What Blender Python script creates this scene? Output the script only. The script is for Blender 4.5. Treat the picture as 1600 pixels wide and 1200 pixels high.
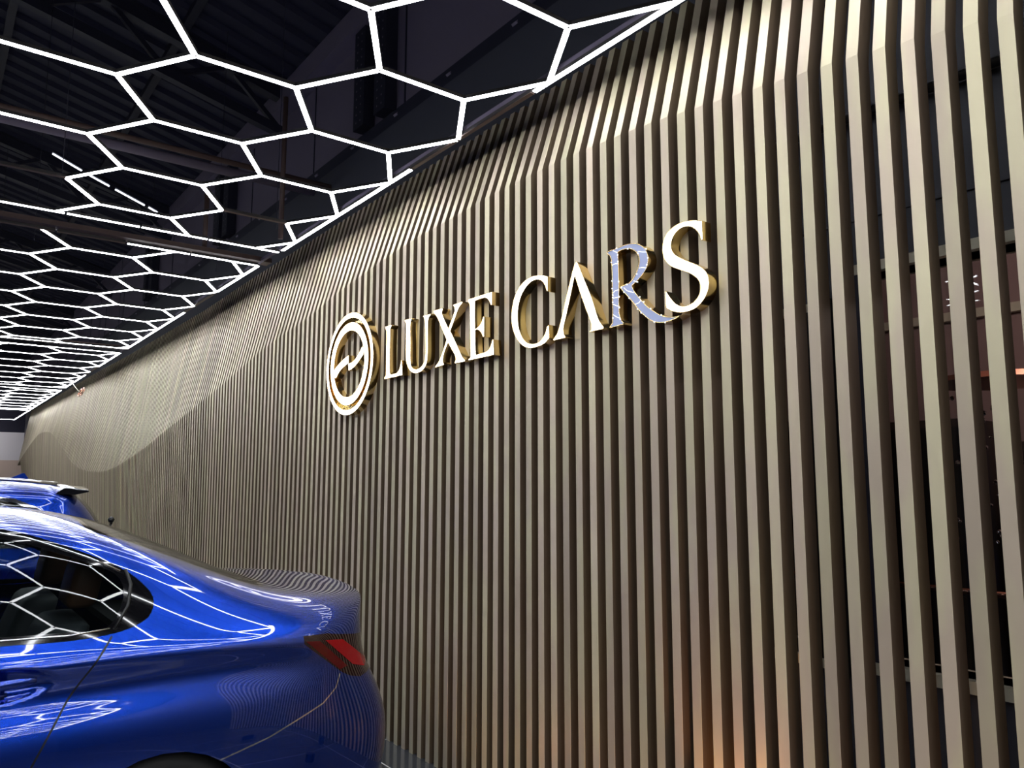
import bpy, bmesh, math, random
from mathutils import Vector, Matrix
from mathutils.bvhtree import BVHTree
random.seed(7)
SC = bpy.context.scene
COL = SC.collection
for o in list(bpy.data.objects):
    bpy.data.objects.remove(o)

# ------------------------------------------------------------------ camera, world, exposure
H = 1.53
FPX = 1202.0
yaw, pit, rol = [math.radians(v) for v in (37.38, 7.13, 0.07)]
cy, sy, cp, sp = math.cos(yaw), math.sin(yaw), math.cos(pit), math.sin(pit)
F = Vector((sy*cp, cy*cp, sp)); Rr = Vector((cy, -sy, 0)); U = Rr.cross(F)
R2 = Rr*math.cos(rol) + U*math.sin(rol); U2 = -Rr*math.sin(rol) + U*math.cos(rol)
cam = bpy.data.cameras.new('camera'); cam.sensor_width = 36.0; cam.sensor_fit = 'HORIZONTAL'
cam.lens = FPX/1600*36.0; cam.clip_start = 0.05; cam.clip_end = 200
cam_o = bpy.data.objects.new('camera', cam); COL.objects.link(cam_o)
cam_o.matrix_world = Matrix(((R2.x, U2.x, -F.x, 0), (R2.y, U2.y, -F.y, 0), (R2.z, U2.z, -F.z, H), (0, 0, 0, 1)))
SC.camera = cam_o
w = bpy.data.worlds.new('world'); SC.world = w; w.use_nodes = True
w.node_tree.nodes['Background'].inputs[0].default_value = (0.05, 0.055, 0.12, 1)
w.node_tree.nodes['Background'].inputs[1].default_value = 0.02
SC.view_settings.view_transform = 'Standard'; SC.view_settings.look = 'None'
SC.view_settings.gamma = 1; SC.view_settings.exposure = 0.0
SC.view_settings.use_curve_mapping = False
TUBE_E = 23.0        # emission of the LED tubes
SIGN_E = 5.0

def light(name, kind, loc, target, power, color, size=0.3, spot=None, parent=None):
    d = bpy.data.lights.new(name, kind); d.energy = power; d.color = color
    if kind == 'AREA': d.size = size
    if kind == 'SPOT': d.spot_size = spot or 1; d.spot_blend = 0.8; d.shadow_soft_size = size
    if kind == 'POINT': d.shadow_soft_size = size
    o = bpy.data.objects.new(name, d); COL.objects.link(o); o.location = loc
    if target: o.rotation_euler = (Vector(target)-Vector(loc)).to_track_quat('-Z', 'Y').to_euler()
    return o

# ------------------------------------------------------------------ measuring: photo pixel -> point on a plane of the place
def ray(x, y):
    a, b = (x-800)/FPX, (600-y)/FPX
    return R2*a + U2*b + F
def onX(x, y, X):
    d = ray(x, y); return Vector((0, 0, H)) + d*(X/d.x)
def onY(x, y, Y):
    d = ray(x, y); return Vector((0, 0, H)) + d*(Y/d.y)
def onZ(x, y, Z):
    d = ray(x, y); return Vector((0, 0, H)) + d*((Z-H)/d.z)
def proj(p):
    v = Vector(p)-Vector((0, 0, H)); z = v.dot(F)
    return (800+FPX*v.dot(R2)/z, 600-FPX*v.dot(U2)/z, z)

# ------------------------------------------------------------------ materials
def mat(name, col, rough=0.5, metal=0.0, coat=0.0, emis=None, es=0.0, spec=0.5, alpha=None, trans=0, ior=None, coat_rough=0.02):
    m = bpy.data.materials.new(name); m.use_nodes = True
    b = m.node_tree.nodes['Principled BSDF']
    b.inputs['Base Color'].default_value = (*col, 1); b.inputs['Roughness'].default_value = rough
    b.inputs['Metallic'].default_value = metal
    b.inputs['Coat Weight'].default_value = coat; b.inputs['Coat Roughness'].default_value = coat_rough
    b.inputs['Specular IOR Level'].default_value = spec
    if ior: b.inputs['IOR'].default_value = ior
    if trans: b.inputs['Transmission Weight'].default_value = trans
    if emis: b.inputs['Emission Color'].default_value = (*emis, 1); b.inputs['Emission Strength'].default_value = es
    return m
def noise_mix(m, c1, c2, scale, stretch=(1, 1, 1), lo=0.35, hi=0.65, detail=3, rnd=True):
    nt = m.node_tree; b = nt.nodes['Principled BSDF']
    tc = nt.nodes.new('ShaderNodeNewGeometry'); mp = nt.nodes.new('ShaderNodeMapping'); mp.inputs['Scale'].default_value = stretch
    n = nt.nodes.new('ShaderNodeTexNoise'); n.inputs['Scale'].default_value = scale; n.inputs['Detail'].default_value = detail
    r = nt.nodes.new('ShaderNodeValToRGB'); r.color_ramp.elements[0].position = lo; r.color_ramp.elements[1].position = hi
    r.color_ramp.elements[0].color = (*c1, 1); r.color_ramp.elements[1].color = (*c2, 1)
    nt.links.new(tc.outputs['Position'], mp.inputs['Vector']); nt.links.new(mp.outputs[0], n.inputs['Vector'])
    nt.links.new(n.outputs[0], r.inputs[0]); nt.links.new(r.outputs[0], b.inputs['Base Color'])
    return n, r
def emit(name, col, e):
    m = bpy.data.materials.new(name); m.use_nodes = True; nt = m.node_tree; nt.nodes.clear()
    o = nt.nodes.new('ShaderNodeOutputMaterial'); s = nt.nodes.new('ShaderNodeEmission')
    s.inputs[0].default_value = (*col, 1); s.inputs[1].default_value = e; nt.links.new(s.outputs[0], o.inputs[0]); return m

M = {}
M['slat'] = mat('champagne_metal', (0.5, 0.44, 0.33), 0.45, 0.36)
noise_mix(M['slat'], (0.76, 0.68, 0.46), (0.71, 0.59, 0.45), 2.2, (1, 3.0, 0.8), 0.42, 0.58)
M['slat_side'] = mat('shaded_side', (0.17, 0.125, 0.075), 0.5, 0.2)  # slat metal in a darker colour, shade on the sides painted in
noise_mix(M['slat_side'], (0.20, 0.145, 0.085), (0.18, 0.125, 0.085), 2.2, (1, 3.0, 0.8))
for key, amt in (('slat', 0.30), ('slat_side', 0.25)):
    nt = M[key].node_tree; b = nt.nodes['Principled BSDF']; src = b.inputs['Base Color'].links[0].from_socket
    oi = nt.nodes.new('ShaderNodeObjectInfo'); mr = nt.nodes.new('ShaderNodeMapRange'); mr.inputs[3].default_value = 1-amt; mr.inputs[4].default_value = 1.0
    hs = nt.nodes.new('ShaderNodeHueSaturation')
    nt.links.new(oi.outputs['Random'], mr.inputs[0]); nt.links.new(mr.outputs[0], hs.inputs['Value']); nt.links.new(src, hs.inputs['Color'])
    nt.links.new(hs.outputs[0], b.inputs['Base Color'])
M['tube'] = emit('led_white', (0.93, 0.96, 1.0), TUBE_E)
M['housing'] = mat('tube_housing', (0.05, 0.045, 0.045), 0.5)
M['dead'] = mat('unlit_lens', (0.13, 0.08, 0.065), 0.5)
M['navy'] = mat('dark_wall_paint', (0.055, 0.057, 0.075), 0.6)
M['black'] = mat('black_trim', (0.008, 0.008, 0.009), 0.3)
M['gloss_black'] = mat('gloss_black_trim', (0.004, 0.004, 0.005), 0.06, 0, 0.6)
M['rubber'] = mat('rubber', (0.012, 0.012, 0.012), 0.7)
M['cream'] = mat('cream_frame', (0.62, 0.58, 0.45), 0.5)
M['gold'] = mat('polished_gold', (0.78, 0.58, 0.26), 0.16, 1.0)
M['sign'] = emit('sign_white', (1.0, 0.97, 0.9), SIGN_E)
M['sign_off'] = mat('unlit_acrylic', (0.42, 0.47, 0.72), 0.35, 0, 0, (0.45, 0.52, 0.85), 0.12)  # faint emission stands in for ambient light on the unlit face
M['crack'] = emit('led_leak', (1, 0.97, 0.9), 2.0)
M['roof'] = mat('roof_deck', (0.018, 0.018, 0.045), 0.7)
M['steel'] = mat('dark_steel', (0.016, 0.016, 0.034), 0.6)
M['greywall'] = mat('grey_cladding', (0.20, 0.17, 0.24), 0.7)
M['brown'] = mat('brown_pipe_paint', (0.10, 0.062, 0.055), 0.6)
M['tile'] = mat('dark_tile', (0.055, 0.06, 0.068), 0.12, 0, 0, spec=0.5)
M['pink'] = mat('pink_interior', (0.34, 0.23, 0.22), 0.7)
M['white_far'] = mat('pale_far_wall', (0.85, 0.82, 0.85), 0.7)
M['tan_far'] = mat('tan_far_wall', (0.70, 0.55, 0.46), 0.7)
M['copper'] = mat('copper', (0.85, 0.42, 0.28), 0.25, 1.0)
M['wood'] = mat('dark_wood', (0.03, 0.02, 0.018), 0.5)
def blue_paint():
    m = mat('blue_car_paint', (0.008, 0.052, 0.46), 0.25, 0.95, 1.0)
    m.node_tree.nodes['Principled BSDF'].inputs['Coat IOR'].default_value = 1.75
    return m
M['blue'] = blue_paint()
M['dark_blue'] = mat('deep_blue_car_paint', (0.006, 0.04, 0.36), 0.25, 0.95, 1.0)
def glass(name, tint, transp):
    m = bpy.data.materials.new(name); m.use_nodes = True; nt = m.node_tree; nt.nodes.clear()
    o = nt.nodes.new('ShaderNodeOutputMaterial'); g = nt.nodes.new('ShaderNodeBsdfGlossy'); g.inputs['Roughness'].default_value = 0.01
    t = nt.nodes.new('ShaderNodeBsdfTransparent'); t.inputs[0].default_value = (*tint, 1)
    d = nt.nodes.new('ShaderNodeBsdfDiffuse'); d.inputs[0].default_value = (0.004, 0.005, 0.005, 1)
    mx0 = nt.nodes.new('ShaderNodeMixShader'); mx0.inputs[0].default_value = transp
    fr = nt.nodes.new('ShaderNodeFresnel'); fr.inputs[0].default_value = 1.5
    mx = nt.nodes.new('ShaderNodeMixShader')
    nt.links.new(d.outputs[0], mx0.inputs[1]); nt.links.new(t.outputs[0], mx0.inputs[2])
    nt.links.new(fr.outputs[0], mx.inputs[0]); nt.links.new(mx0.outputs[0], mx.inputs[1]); nt.links.new(g.outputs[0], mx.inputs[2])
    nt.links.new(mx.outputs[0], o.inputs[0]); return m
M['car_glass'] = glass('tinted_car_glass', (0.55, 0.6, 0.6), 0.8)
M['dark_glass'] = mat('black_car_glass', (0.006, 0.007, 0.006), 0.03, 0, 0, spec=0.8)
M['shop_glass'] = glass('shop_window_glass', (0.8, 0.8, 0.82), 1.0)
M['red'] = mat('red_lens', (0.27, 0.001, 0.004), 0.10, 0, 0.4, (1, 0.0, 0.02), 0.03)
M['deep_red'] = mat('deep_red_lens', (0.09, 0.001, 0.003), 0.10, 0, 0.4)
M['smoke'] = mat('smoked_lens', (0.02, 0.004, 0.004), 0.06, 0, 1.0)
M['seat'] = mat('tan_leather', (0.16, 0.075, 0.04), 0.5)
M['seat_grey'] = mat('grey_leather', (0.09, 0.1, 0.11), 0.5)
M['chrome'] = mat('chrome', (0.8, 0.8, 0.82), 0.08, 1.0)
M['alloy'] = mat('alloy_wheel', (0.25, 0.26, 0.28), 0.25, 1.0)
M['fluor'] = emit('fluorescent_tube', (0.85, 0.9, 1), 2.5)

# ------------------------------------------------------------------ object helpers
def tag(o, label=None, cat=None, group=None, kind=None):
    if label: o['label'] = label
    if cat: o['category'] = cat
    if group: o['group'] = group
    if kind: o['kind'] = kind
    return o
def link(name, me, parent=None):
    o = bpy.data.objects.new(name, me); COL.objects.link(o)
    if parent is not None:
        o.parent = parent
        root = parent; mtx = Matrix()
        o.matrix_parent_inverse = WORLD[parent.name].inverted()
    WORLD[o.name] = Matrix() if me is not None else WORLD.get(o.name, Matrix())
    return o
WORLD = {}
def empty(name, loc):
    o = bpy.data.objects.new(name, None); COL.objects.link(o); o.location = loc; o.empty_display_size = 0.1
    WORLD[o.name] = Matrix.Translation(Vector(loc)); return o
def finish(name, bm, mats, parent=None, smooth=False, recalc=True):
    if recalc: bmesh.ops.recalc_face_normals(bm, faces=bm.faces)
    me = bpy.data.meshes.new(name); bm.to_mesh(me); bm.free()
    for m in (mats if isinstance(mats, (list, tuple)) else [mats]): me.materials.append(m)
    if smooth:
        for p in me.polygons: p.use_smooth = True
    return link(name, me, parent)
def box(bm, x0, x1, y0, y1, z0, z1, mi=0):
    v = [bm.verts.new((x, y, z)) for z in (z0, z1) for y in (y0, y1) for x in (x0, x1)]
    for q in ((0, 2, 3, 1), (4, 5, 7, 6), (0, 1, 5, 4), (2, 6, 7, 3), (0, 4, 6, 2), (1, 3, 7, 5)):
        f = bm.faces.new([v[i] for i in q]); f.material_index = mi
def bar(bm, a, b, wd, ht, mi=0, up=Vector((0, 0, 1))):
    a, b = Vector(a), Vector(b); d = (b-a).normalized(); s = d.cross(up)
    if s.length < 1e-4: s = Vector((1, 0, 0))
    s.normalize(); t = s.cross(d).normalized()
    v = []
    for p in (a, b):
        for i, j in ((-1, -1), (1, -1), (1, 1), (-1, 1)): v.append(bm.verts.new(p+s*(i*wd/2)+t*(j*ht/2)))
    for q in ((0, 1, 2, 3), (7, 6, 5, 4), (0, 4, 5, 1), (1, 5, 6, 2), (2, 6, 7, 3), (3, 7, 4, 0)):
        f = bm.faces.new([v[i] for i in q]); f.material_index = mi
def tube(bm, pts, r, n=8, mi=0, cap=True):
    pts = [Vector(p) for p in pts]; rings = []; prev = None
    for i, p in enumerate(pts):
        d = (pts[min(i+1, len(pts)-1)]-pts[max(i-1, 0)]).normalized()
        s = d.cross(Vector((0, 0, 1)))
        if s.length < 1e-3: s = d.cross(Vector((0, 1, 0)))
        s.normalize()
        if prev is not None and s.dot(prev) < 0: s = -s
        prev = s; t = d.cross(s)
        rr = r[i] if isinstance(r, (list, tuple)) else r
        rings.append([bm.verts.new(p+s*math.cos(2*math.pi*k/n)*rr+t*math.sin(2*math.pi*k/n)*rr) for k in range(n)])
    for a, b in zip(rings, rings[1:]):
        for k in range(n):
            f = bm.faces.new((a[k], a[(k+1) % n], b[(k+1) % n], b[k])); f.material_index = mi; f.smooth = True
    if cap:
        for rg in (rings[0], rings[-1]): bm.faces.new(rg).material_index = mi

# ------------------------------------------------------------------ the room shell
XW = 2.32            # front plane of the slats
XB = 2.64            # dark wall behind them
ZL = 3.39            # level of the hexagon lights
def structure(name, bm, m, parent=None, **k):
    o = finish(name, bm, m, parent, **k)
    if parent is None: o['kind'] = 'structure'
    return o
# floor with tile joints
nt = M['tile'].node_tree; bs = nt.nodes['Principled BSDF']
geo = nt.nodes.new('ShaderNodeNewGeometry'); mp = nt.nodes.new('ShaderNodeMapping'); mp.inputs['Location'].default_value = (-2.12, -4.27, 0)
br = nt.nodes.new('ShaderNodeTexBrick'); br.offset = 0; br.inputs['Scale'].default_value = 1
br.inputs['Brick Width'].default_value = 0.8; br.inputs['Row Height'].default_value = 0.8; br.inputs['Mortar Size'].default_value = 0.004
br.inputs['Mortar Smooth'].default_value = 0; br.inputs['Color1'].default_value = (0.055, 0.06, 0.068, 1); br.inputs['Color2'].default_value = (0.05, 0.055, 0.064, 1)
br.inputs['Mortar'].default_value = (0.6, 0.6, 0.58, 1)
nt.links.new(geo.outputs['Position'], mp.inputs[0]); nt.links.new(mp.outputs[0], br.inputs['Vector']); nt.links.new(br.outputs['Color'], bs.inputs['Base Color'])
bm = bmesh.new(); box(bm, -9, 6.2, -14, 34, -0.1, 0); structure('floor', bm, M['tile'])

# right wall: dark lined wall with two openings, joints as real grooves
W1 = (-1.6, 1.395, 0.92, 2.262)     # y0,y1,z0,z1 opening of the near window
W2 = (1.585, 2.60, 0.90, 2.16)
bm = bmesh.new()
joints = [2.466, 3.35]
def wallpiece(y0, y1, z0, z1):
    zs = [z0] + [j for j in joints if z0 < j < z1] + [z1]
    for a, b in zip(zs, zs[1:]):
        box(bm, XB, XB+0.1, y0, y1, a+(0.004 if a in joints else 0), b-(0.004 if b in joints else 0))
    box(bm, XB+0.012, XB+0.1, y0, y1, z0, z1)
wallpiece(-3, W1[0], 0, 4.2)
wallpiece(W1[0], W1[1], 0, W1[2]); wallpiece(W1[0], W1[1], W1[3], 4.2)
wallpiece(W1[1], W2[0], 0, 4.2)
wallpiece(W2[0], W2[1], 0, W2[2]); wallpiece(W2[0], W2[1], W2[3], 4.2)
wallpiece(W2[1], 30, 0, 4.2)
wallpiece(-14, -3, 0, 4.2)
structure('wall_right', bm, M['navy'])
# window 1: cream frame
def window(n, W, fm, jm, t):
    y0, y1, z0, z1 = W
    r = empty('window_%d' % n, (XB, (y0+y1)/2, z0)); r['kind'] = 'structure'
    bm = bmesh.new()
    box(bm, XB-0.03, XB+0.12, y0-0.02, y1+0.02, z1, z1+t)
    finish('head_rail', bm, fm, r)
    bm = bmesh.new()
    box(bm, XB-0.03, XB+0.12, y0-0.02, y1+0.02, z0-t*1.1, z0)
    finish('sill', bm, fm, r)
    for ya, yb in ((y1-0.012, y1+0.02), (y0-0.02, y0+0.012)):
        bm = bmesh.new(); box(bm, XB-0.025, XB+0.12, ya, yb, z0, z1); finish('jamb', bm, jm, r)
    bm = bmesh.new(); box(bm, XB+0.05, XB+0.056, y0+0.01, y1-0.01, z0, z1); finish('glass_pane', bm, M['shop_glass'], r)
    if n == 2:
        for za, zb in ((z1-0.075, z1), (z0, z0+0.05)):
            bm = bmesh.new(); box(bm, XB+0.0, XB+0.04, y0, y1, za, zb); finish('inner_sash', bm, M['black'], r)
    return r
window(1, W1, M['cream'], M['steel'], 0.036)
window(2, W2, M['cream'], M['black'], 0.03)
# post between the windows
bm = bmesh.new(); box(bm, XB-0.06, XB, 1.475, 1.515, 0.86, 2.19)
o = finish('black_post', bm, M['black']); tag(o, 'slim black upright post on the dark wall between the two windows', 'post')
bm = bmesh.new(); tube(bm, [(XB-0.03, -1.9, 2.848), (XB-0.03, 2.3, 2.848)], 0.018, 10)
o = finish('conduit_pipe', bm, M['black'], smooth=True); tag(o, 'thin black horizontal conduit running behind the slats above the windows', 'pipe')

# room behind the windows
bm = bmesh.new()
box(bm, 5.6, 5.7, -3, 5, 0, 3.2); box(bm, XB+0.1, 5.6, -3.1, -3, 0, 3.2); box(bm, XB+0.1, 5.6, 5, 5.1, 0, 3.2)
structure('wall_inside', bm, M['pink'])
bm = bmesh.new(); box(bm, XB+0.1, 5.7, -3, 5, 3.2, 3.3); structure('ceiling_inside', bm, M['pink'])
bm = bmesh.new(); box(bm, 5.54, 5.6, -3, 5, 2.62, 2.68); structure('trim_1', bm, M['cream'])
# cabinets + rail inside
def cabinet(y0, y1, h, lab):
    r = empty('display_cabinet', (5.2, (y0+y1)/2, 0)); tag(r, lab, 'cabinet')
    bm = bmesh.new(); box(bm, 4.9, 5.5, y0, y1, 0, h); finish('carcass', bm, M['wood'], r)
    bm = bmesh.new(); box(bm, 4.88, 4.9, y0+0.02, (y0+y1)/2-0.005, 0.08, h-0.05); finish('door', bm, M['black'], r)
    bm = bmesh.new(); box(bm, 4.88, 4.9, (y0+y1)/2+0.005, y1-0.02, 0.08, h-0.05); finish('door', bm, M['black'], r)
cabinet(0.6, 1.7, 1.75, 'tall dark cabinet seen through the near window')
cabinet(2.0, 2.9, 1.9, 'tall dark cabinet seen at the left end of the near window')
cabinet(3.1, 4.2, 1.95, 'tall dark cabinet seen through the narrow second window')
bm = bmesh.new(); tube(bm, [(4.6, 0.3, 0.93), (4.6, 4.4, 0.93)], 0.018, 10)
r = finish('copper_rail', bm, M['copper'], smooth=True); tag(r, 'copper handrail glimpsed low down through the windows', 'rail')
for yy in (0.4, 2.3, 4.2):
    bm = bmesh.new(); tube(bm, [(4.6, yy, 0.0), (4.6, yy, 0.93)], 0.014, 8); finish('rail_post', bm, M['copper'], r, smooth=True)
# string of crystal drops
t = empty('crystal_chandelier', (4.0, 1.45, 3.2)); tag(t, 'crystal chandelier glinting behind the near window', 'chandelier')
bm = bmesh.new(); tube(bm, [(4.0, 1.45, 3.2), (4.0, 1.45, 2.0)], 0.006, 6); finish('rod', bm, M['black'], t)
bm = bmesh.new()
for i in range(70):
    a = random.random()*6.28; rr = 0.05+0.3*random.random(); z = 1.25+0.7*random.random()
    bmesh.ops.create_icosphere(bm, subdivisions=1, radius=0.008+0.006*random.random(), matrix=Matrix.Translation((4.0+rr*math.cos(a), 1.45+rr*math.sin(a), z)))
o = finish('crystal_drop', bm, M['chrome'], t); o['kind'] = 'stuff'
bm = bmesh.new(); bmesh.ops.create_cone(bm, cap_ends=True, segments=24, radius1=0.32, radius2=0.28, depth=0.03, matrix=Matrix.Translation((4.0, 1.45, 2.0)))
finish('canopy_ring', bm, M['copper'], t)
light('inside_fill', 'POINT', (4.1, 1.0, 2.9), None, 40, (1, 0.85, 0.75), 0.15)  # unseen lamp added to brighten the room behind the windows

# upper part of the hall
XU = 3.0
bm = bmesh.new(); box(bm, XU, XU+0.1, -14, 34, 4.2, 6.6)
gw = structure('wall_right_upper', bm, M['greywall'])
bm = bmesh.new(); box(bm, XB+0.1, XU+0.1, -14, 34, 4.1, 4.2); structure('trim_2', bm, M['steel'])
# panel joints of the cladding
bm = bmesh.new()
for y in [k*1.9-6 for k in range(20)]: box(bm, XU-0.006, XU, y, y+0.02, 4.2, 5.9)
structure('trim_3', bm, M['steel'])
# far walls
bm = bmesh.new(); box(bm, -9, 6.2, 32, 32.1, 2.2, 3.17); structure('wall_far', bm, M['white_far'])
bm = bmesh.new(); box(bm, -9, 6.2, 31.98, 32.1, 0, 2.2); structure('wall_far_lower', bm, M['tan_far'])
bm = bmesh.new(); box(bm, -9, 6.2, 32, 32.1, 3.17, 10); structure('wall_far_upper', bm, M['steel'])
bm = bmesh.new(); box(bm, -9.1, -9, -14, 32, 0, 10); structure('wall_left', bm, M['navy'])
bm = bmesh.new(); box(bm, -9, 3.2, -14.1, -14, 0, 10); structure('wall_back', bm, M['navy'])
t = empty('added_far_lamp', (0.6, 30.2, 3.6)); tag(t, 'added lamp brightening the far end wall, out of view to the left', 'lamp')  # unseen fixture added to carry the far wall light
bm = bmesh.new(); box(bm, 0.3, 0.9, 30.1, 30.3, 3.55, 3.6); finish('housing', bm, M['steel'], t)
bm = bmesh.new(); tube(bm, [(0.6, 30.2, 3.6), (0.6, 30.2, 5.7)], 0.01, 6); finish('stem', bm, M['steel'], t)
light('far_wall_fill', 'AREA', (0.6, 30.2, 3.54), (1.6, 32, 2.4), 34, (1, 0.97, 1), 0.4)  # area light added to lift the far end wall
# corrugated roof: ribs run up the slope
def roof_z(x): return 5.82 + 0.26*(XU-x)
bm = bmesh.new(); vs = []
y = -14.0; i = 0
prof = []
while y < 34:
    prof += [(y, 0), (y+0.14, 0), (y+0.17, 0.05), (y+0.27, 0.05)]; y += 0.30
for y, h in prof:
    vs.append((bm.verts.new((XU+0.1, y, roof_z(XU+0.1)+h)), bm.verts.new((-9, y, roof_z(-9)+h))))
for a, b in zip(vs, vs[1:]): bm.faces.new((a[0], a[1], b[1], b[0]))
structure('ceiling', bm, M['roof'])
# eaves beam along the wall/roof junction
bm = bmesh.new(); box(bm, XU-0.16, XU-0.0, -8, 32, 5.62, 5.85)
o = finish('eaves_beam', bm, M['greywall']); tag(o, 'long pale grey eaves beam where the roof meets the upper wall', 'beam')
# cable tray / gantry along the wall
r = empty('cable_gantry', (2.85, 0, 4.3)); tag(r, 'long dark steel gantry running above the slatted wall', 'gantry')
bm = bmesh.new()
bar(bm, (2.965, -4, 4.56), (2.965, 30, 4.56), 0.05, 0.12); bar(bm, (2.72, -4, 4.30), (2.72, 30, 4.30), 0.05, 0.12)
finish('side_rail', bm, M['steel'], r)
bm = bmesh.new()
for k in range(45): bar(bm, (2.70, -4+k*0.75, 4.30), (2.965, -4+k*0.75, 4.55), 0.05, 0.05)
finish('rung', bm, M['greywall'], r)['kind'] = 'stuff'
# perforated twin posts
for n, (ya, lab) in enumerate(((5.85, 'nearest pair of perforated steel uprights on the grey upper wall'), (10.1, 'middle pair of perforated steel uprights on the grey upper wall'), (14.2, 'farthest pair of perforated steel uprights on the grey upper wall'))):
    r = empty('perforated_upright', (2.9, ya, 4.2)); tag(r, lab, 'steel upright')
    for s in (-0.2, 0.2):
        bm = bmesh.new(); box(bm, 2.88, 2.993, ya+s-0.1, ya+s+0.1, 4.66, 5.6)
        p = finish('post', bm, M['steel'], r)
        for k in range(12):
            for q in (-0.04, 0.04):
                bm = bmesh.new(); bmesh.ops.create_circle(bm, cap_ends=True, segments=8, radius=0.009, matrix=Matrix.Translation((2.878, ya+s+q, 4.72+k*0.075)) @ Matrix.Rotation(math.pi/2, 4, 'Y'))
                finish('bolt_hole', bm, M['greywall'], p)
# rafters (lattice) running up the slope
for n, yr in enumerate((3.2, 8.0, 12.8, 17.6, 22.4)):
    r = empty('roof_truss', (-3, yr, 5.5))
    tag(r, ['dark lattice roof truss overhead, nearest of the row', 'dark lattice roof truss, second of the row away from the viewer', 'dark lattice roof truss, third of the row', 'dark lattice roof truss, fourth of the row', 'dark lattice roof truss, farthest of the row'][n], 'truss')
    bm = bmesh.new(); bar(bm, (2.9, yr, roof_z(2.9)-0.09), (-9, yr, roof_z(-9)-0.09), 0.12, 0.12); finish('top_chord', bm, M['steel'], r)
    bm = bmesh.new(); bar(bm, (2.9, yr, roof_z(2.9)-0.5), (-9, yr, roof_z(-9)-0.75), 0.10, 0.10); finish('bottom_chord', bm, M['steel'], r)
    bm = bmesh.new(); x = 2.9; up = False
    while x > -8.5:
        f = (2.9-x)/11.9; f2 = (2.9-x+0.6)/11.9
        za, zb = (roof_z(x)-0.09, roof_z(x-0.6)-0.5-0.25*f2) if up else (roof_z(x)-0.5-0.25*f, roof_z(x-0.6)-0.09)
        bar(bm, (x, yr, za), (x-0.6, yr, zb), 0.05, 0.05); x -= 0.6; up = not up
    finish('web_member', bm, M['steel'], r)['kind'] = 'stuff'
# purlins
bm = bmesh.new()
for x in (1.8, 0.4, -1.0, -2.4, -3.8): box(bm, x-0.04, x+0.04, -8, 32, roof_z(x)-0.06, roof_z(x)+0.02)
structure('trim_4', bm, M['steel'])
# pipes across
def pipe(name, pts, rad, m, lab, cat='pipe'):
    bm = bmesh.new(); tube(bm, pts, rad, 10); o = finish(name, bm, m, smooth=True); tag(o, lab, cat); return o
pipe('sprinkler_pipe', [(-6, 6.05, 4.05), (2.95, 6.05, 4.05)], 0.022, M['brown'], 'brown sprinkler pipe crossing above the nearest light panel, nearer of two')
pipe('sprinkler_pipe', [(-6, 6.42, 4.12), (2.95, 6.42, 4.12)], 0.038, M['greywall'], 'grey service pipe crossing above the nearest light panel behind the brown pipe')
bm = bmesh.new(); box(bm, -6, 2.30, 6.47, 6.60, 3.412, 3.45)
o = finish('cross_beam', bm, M['brown']); tag(o, 'brown flat beam between the first and second light panels', 'beam')
bm = bmesh.new(); box(bm, -6, 2.30, 12.16, 12.30, 3.42, 3.46)
o = finish('cross_beam', bm, M['brown']); tag(o, 'brown flat beam between the second and third light panels', 'beam')
pipe('drop_pipe', [(2.12, 5.79, 3.42), (2.12, 5.79, 4.6)], 0.02, M['brown'], 'brown vertical drop pipe above the panel corner nearest the cross beam')
pipe('drop_pipe', [(onZ(315, 392, 3.45).x, 6.53, 3.45), (onZ(315, 392, 3.45).x, 6.53, 3.95)], 0.02, M['brown'], 'short brown vertical pipe rising from the cross beam')
# far fluorescent battens under the roof
ts = [((82, 240), (128, 267)), ((140, 274), (171, 291)), ((180, 296), (226, 321)), ((232, 324), (246, 332))]
ords = ['uppermost', 'second', 'third', 'lowest']
for (a, b), wd in zip(ts, ords):
    p, q = onY(*a, 12), onY(*b, 12)
    r = empty('fluorescent_batten', (p+q)/2); tag(r, '%s of the four thin white tube lights in a line under the roof' % wd, 'tube light', 'tube lights under the roof')
    bm = bmesh.new(); bar(bm, p, q, 0.02, 0.018); finish('tube', bm, M['fluor'], r)
    bm = bmesh.new(); up = Vector((0, 0, 0.035)); bar(bm, p+up, q+up, 0.05, 0.03); finish('body', bm, M['steel'], r)
    c_ = (p+q)/2; bm = bmesh.new(); tube(bm, [c_+up, (c_.x, c_.y, roof_z(c_.x)+0.02)], 0.004, 4); finish('hanger', bm, M['steel'], r)
# loop of wire hanging from the wall edge of the lights
p0 = onZ(112, 597, 3.4); r = empty('hanging_wire', p0); tag(r, 'small loop of loose wire hanging under the far light edge', 'wire')
d0 = onX(124, 612, p0.x+0.06)
bm = bmesh.new(); tube(bm, [p0, p0.lerp(d0, 0.5)+Vector((0, 0, -0.01)), d0], 0.006, 6); finish('cord', bm, M['cream'], r)
for k in range(2):
    c = d0+Vector((0, -0.25*k-0.1, -0.03)); bm = bmesh.new()
    tube(bm, [c+Vector((0.02*math.sin(a), 0.16*math.cos(a), 0.07*math.sin(a))) for a in [i*2*math.pi/16 for i in range(17)]], 0.01, 6)
    finish('coil', bm, M['copper'], r)

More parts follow.
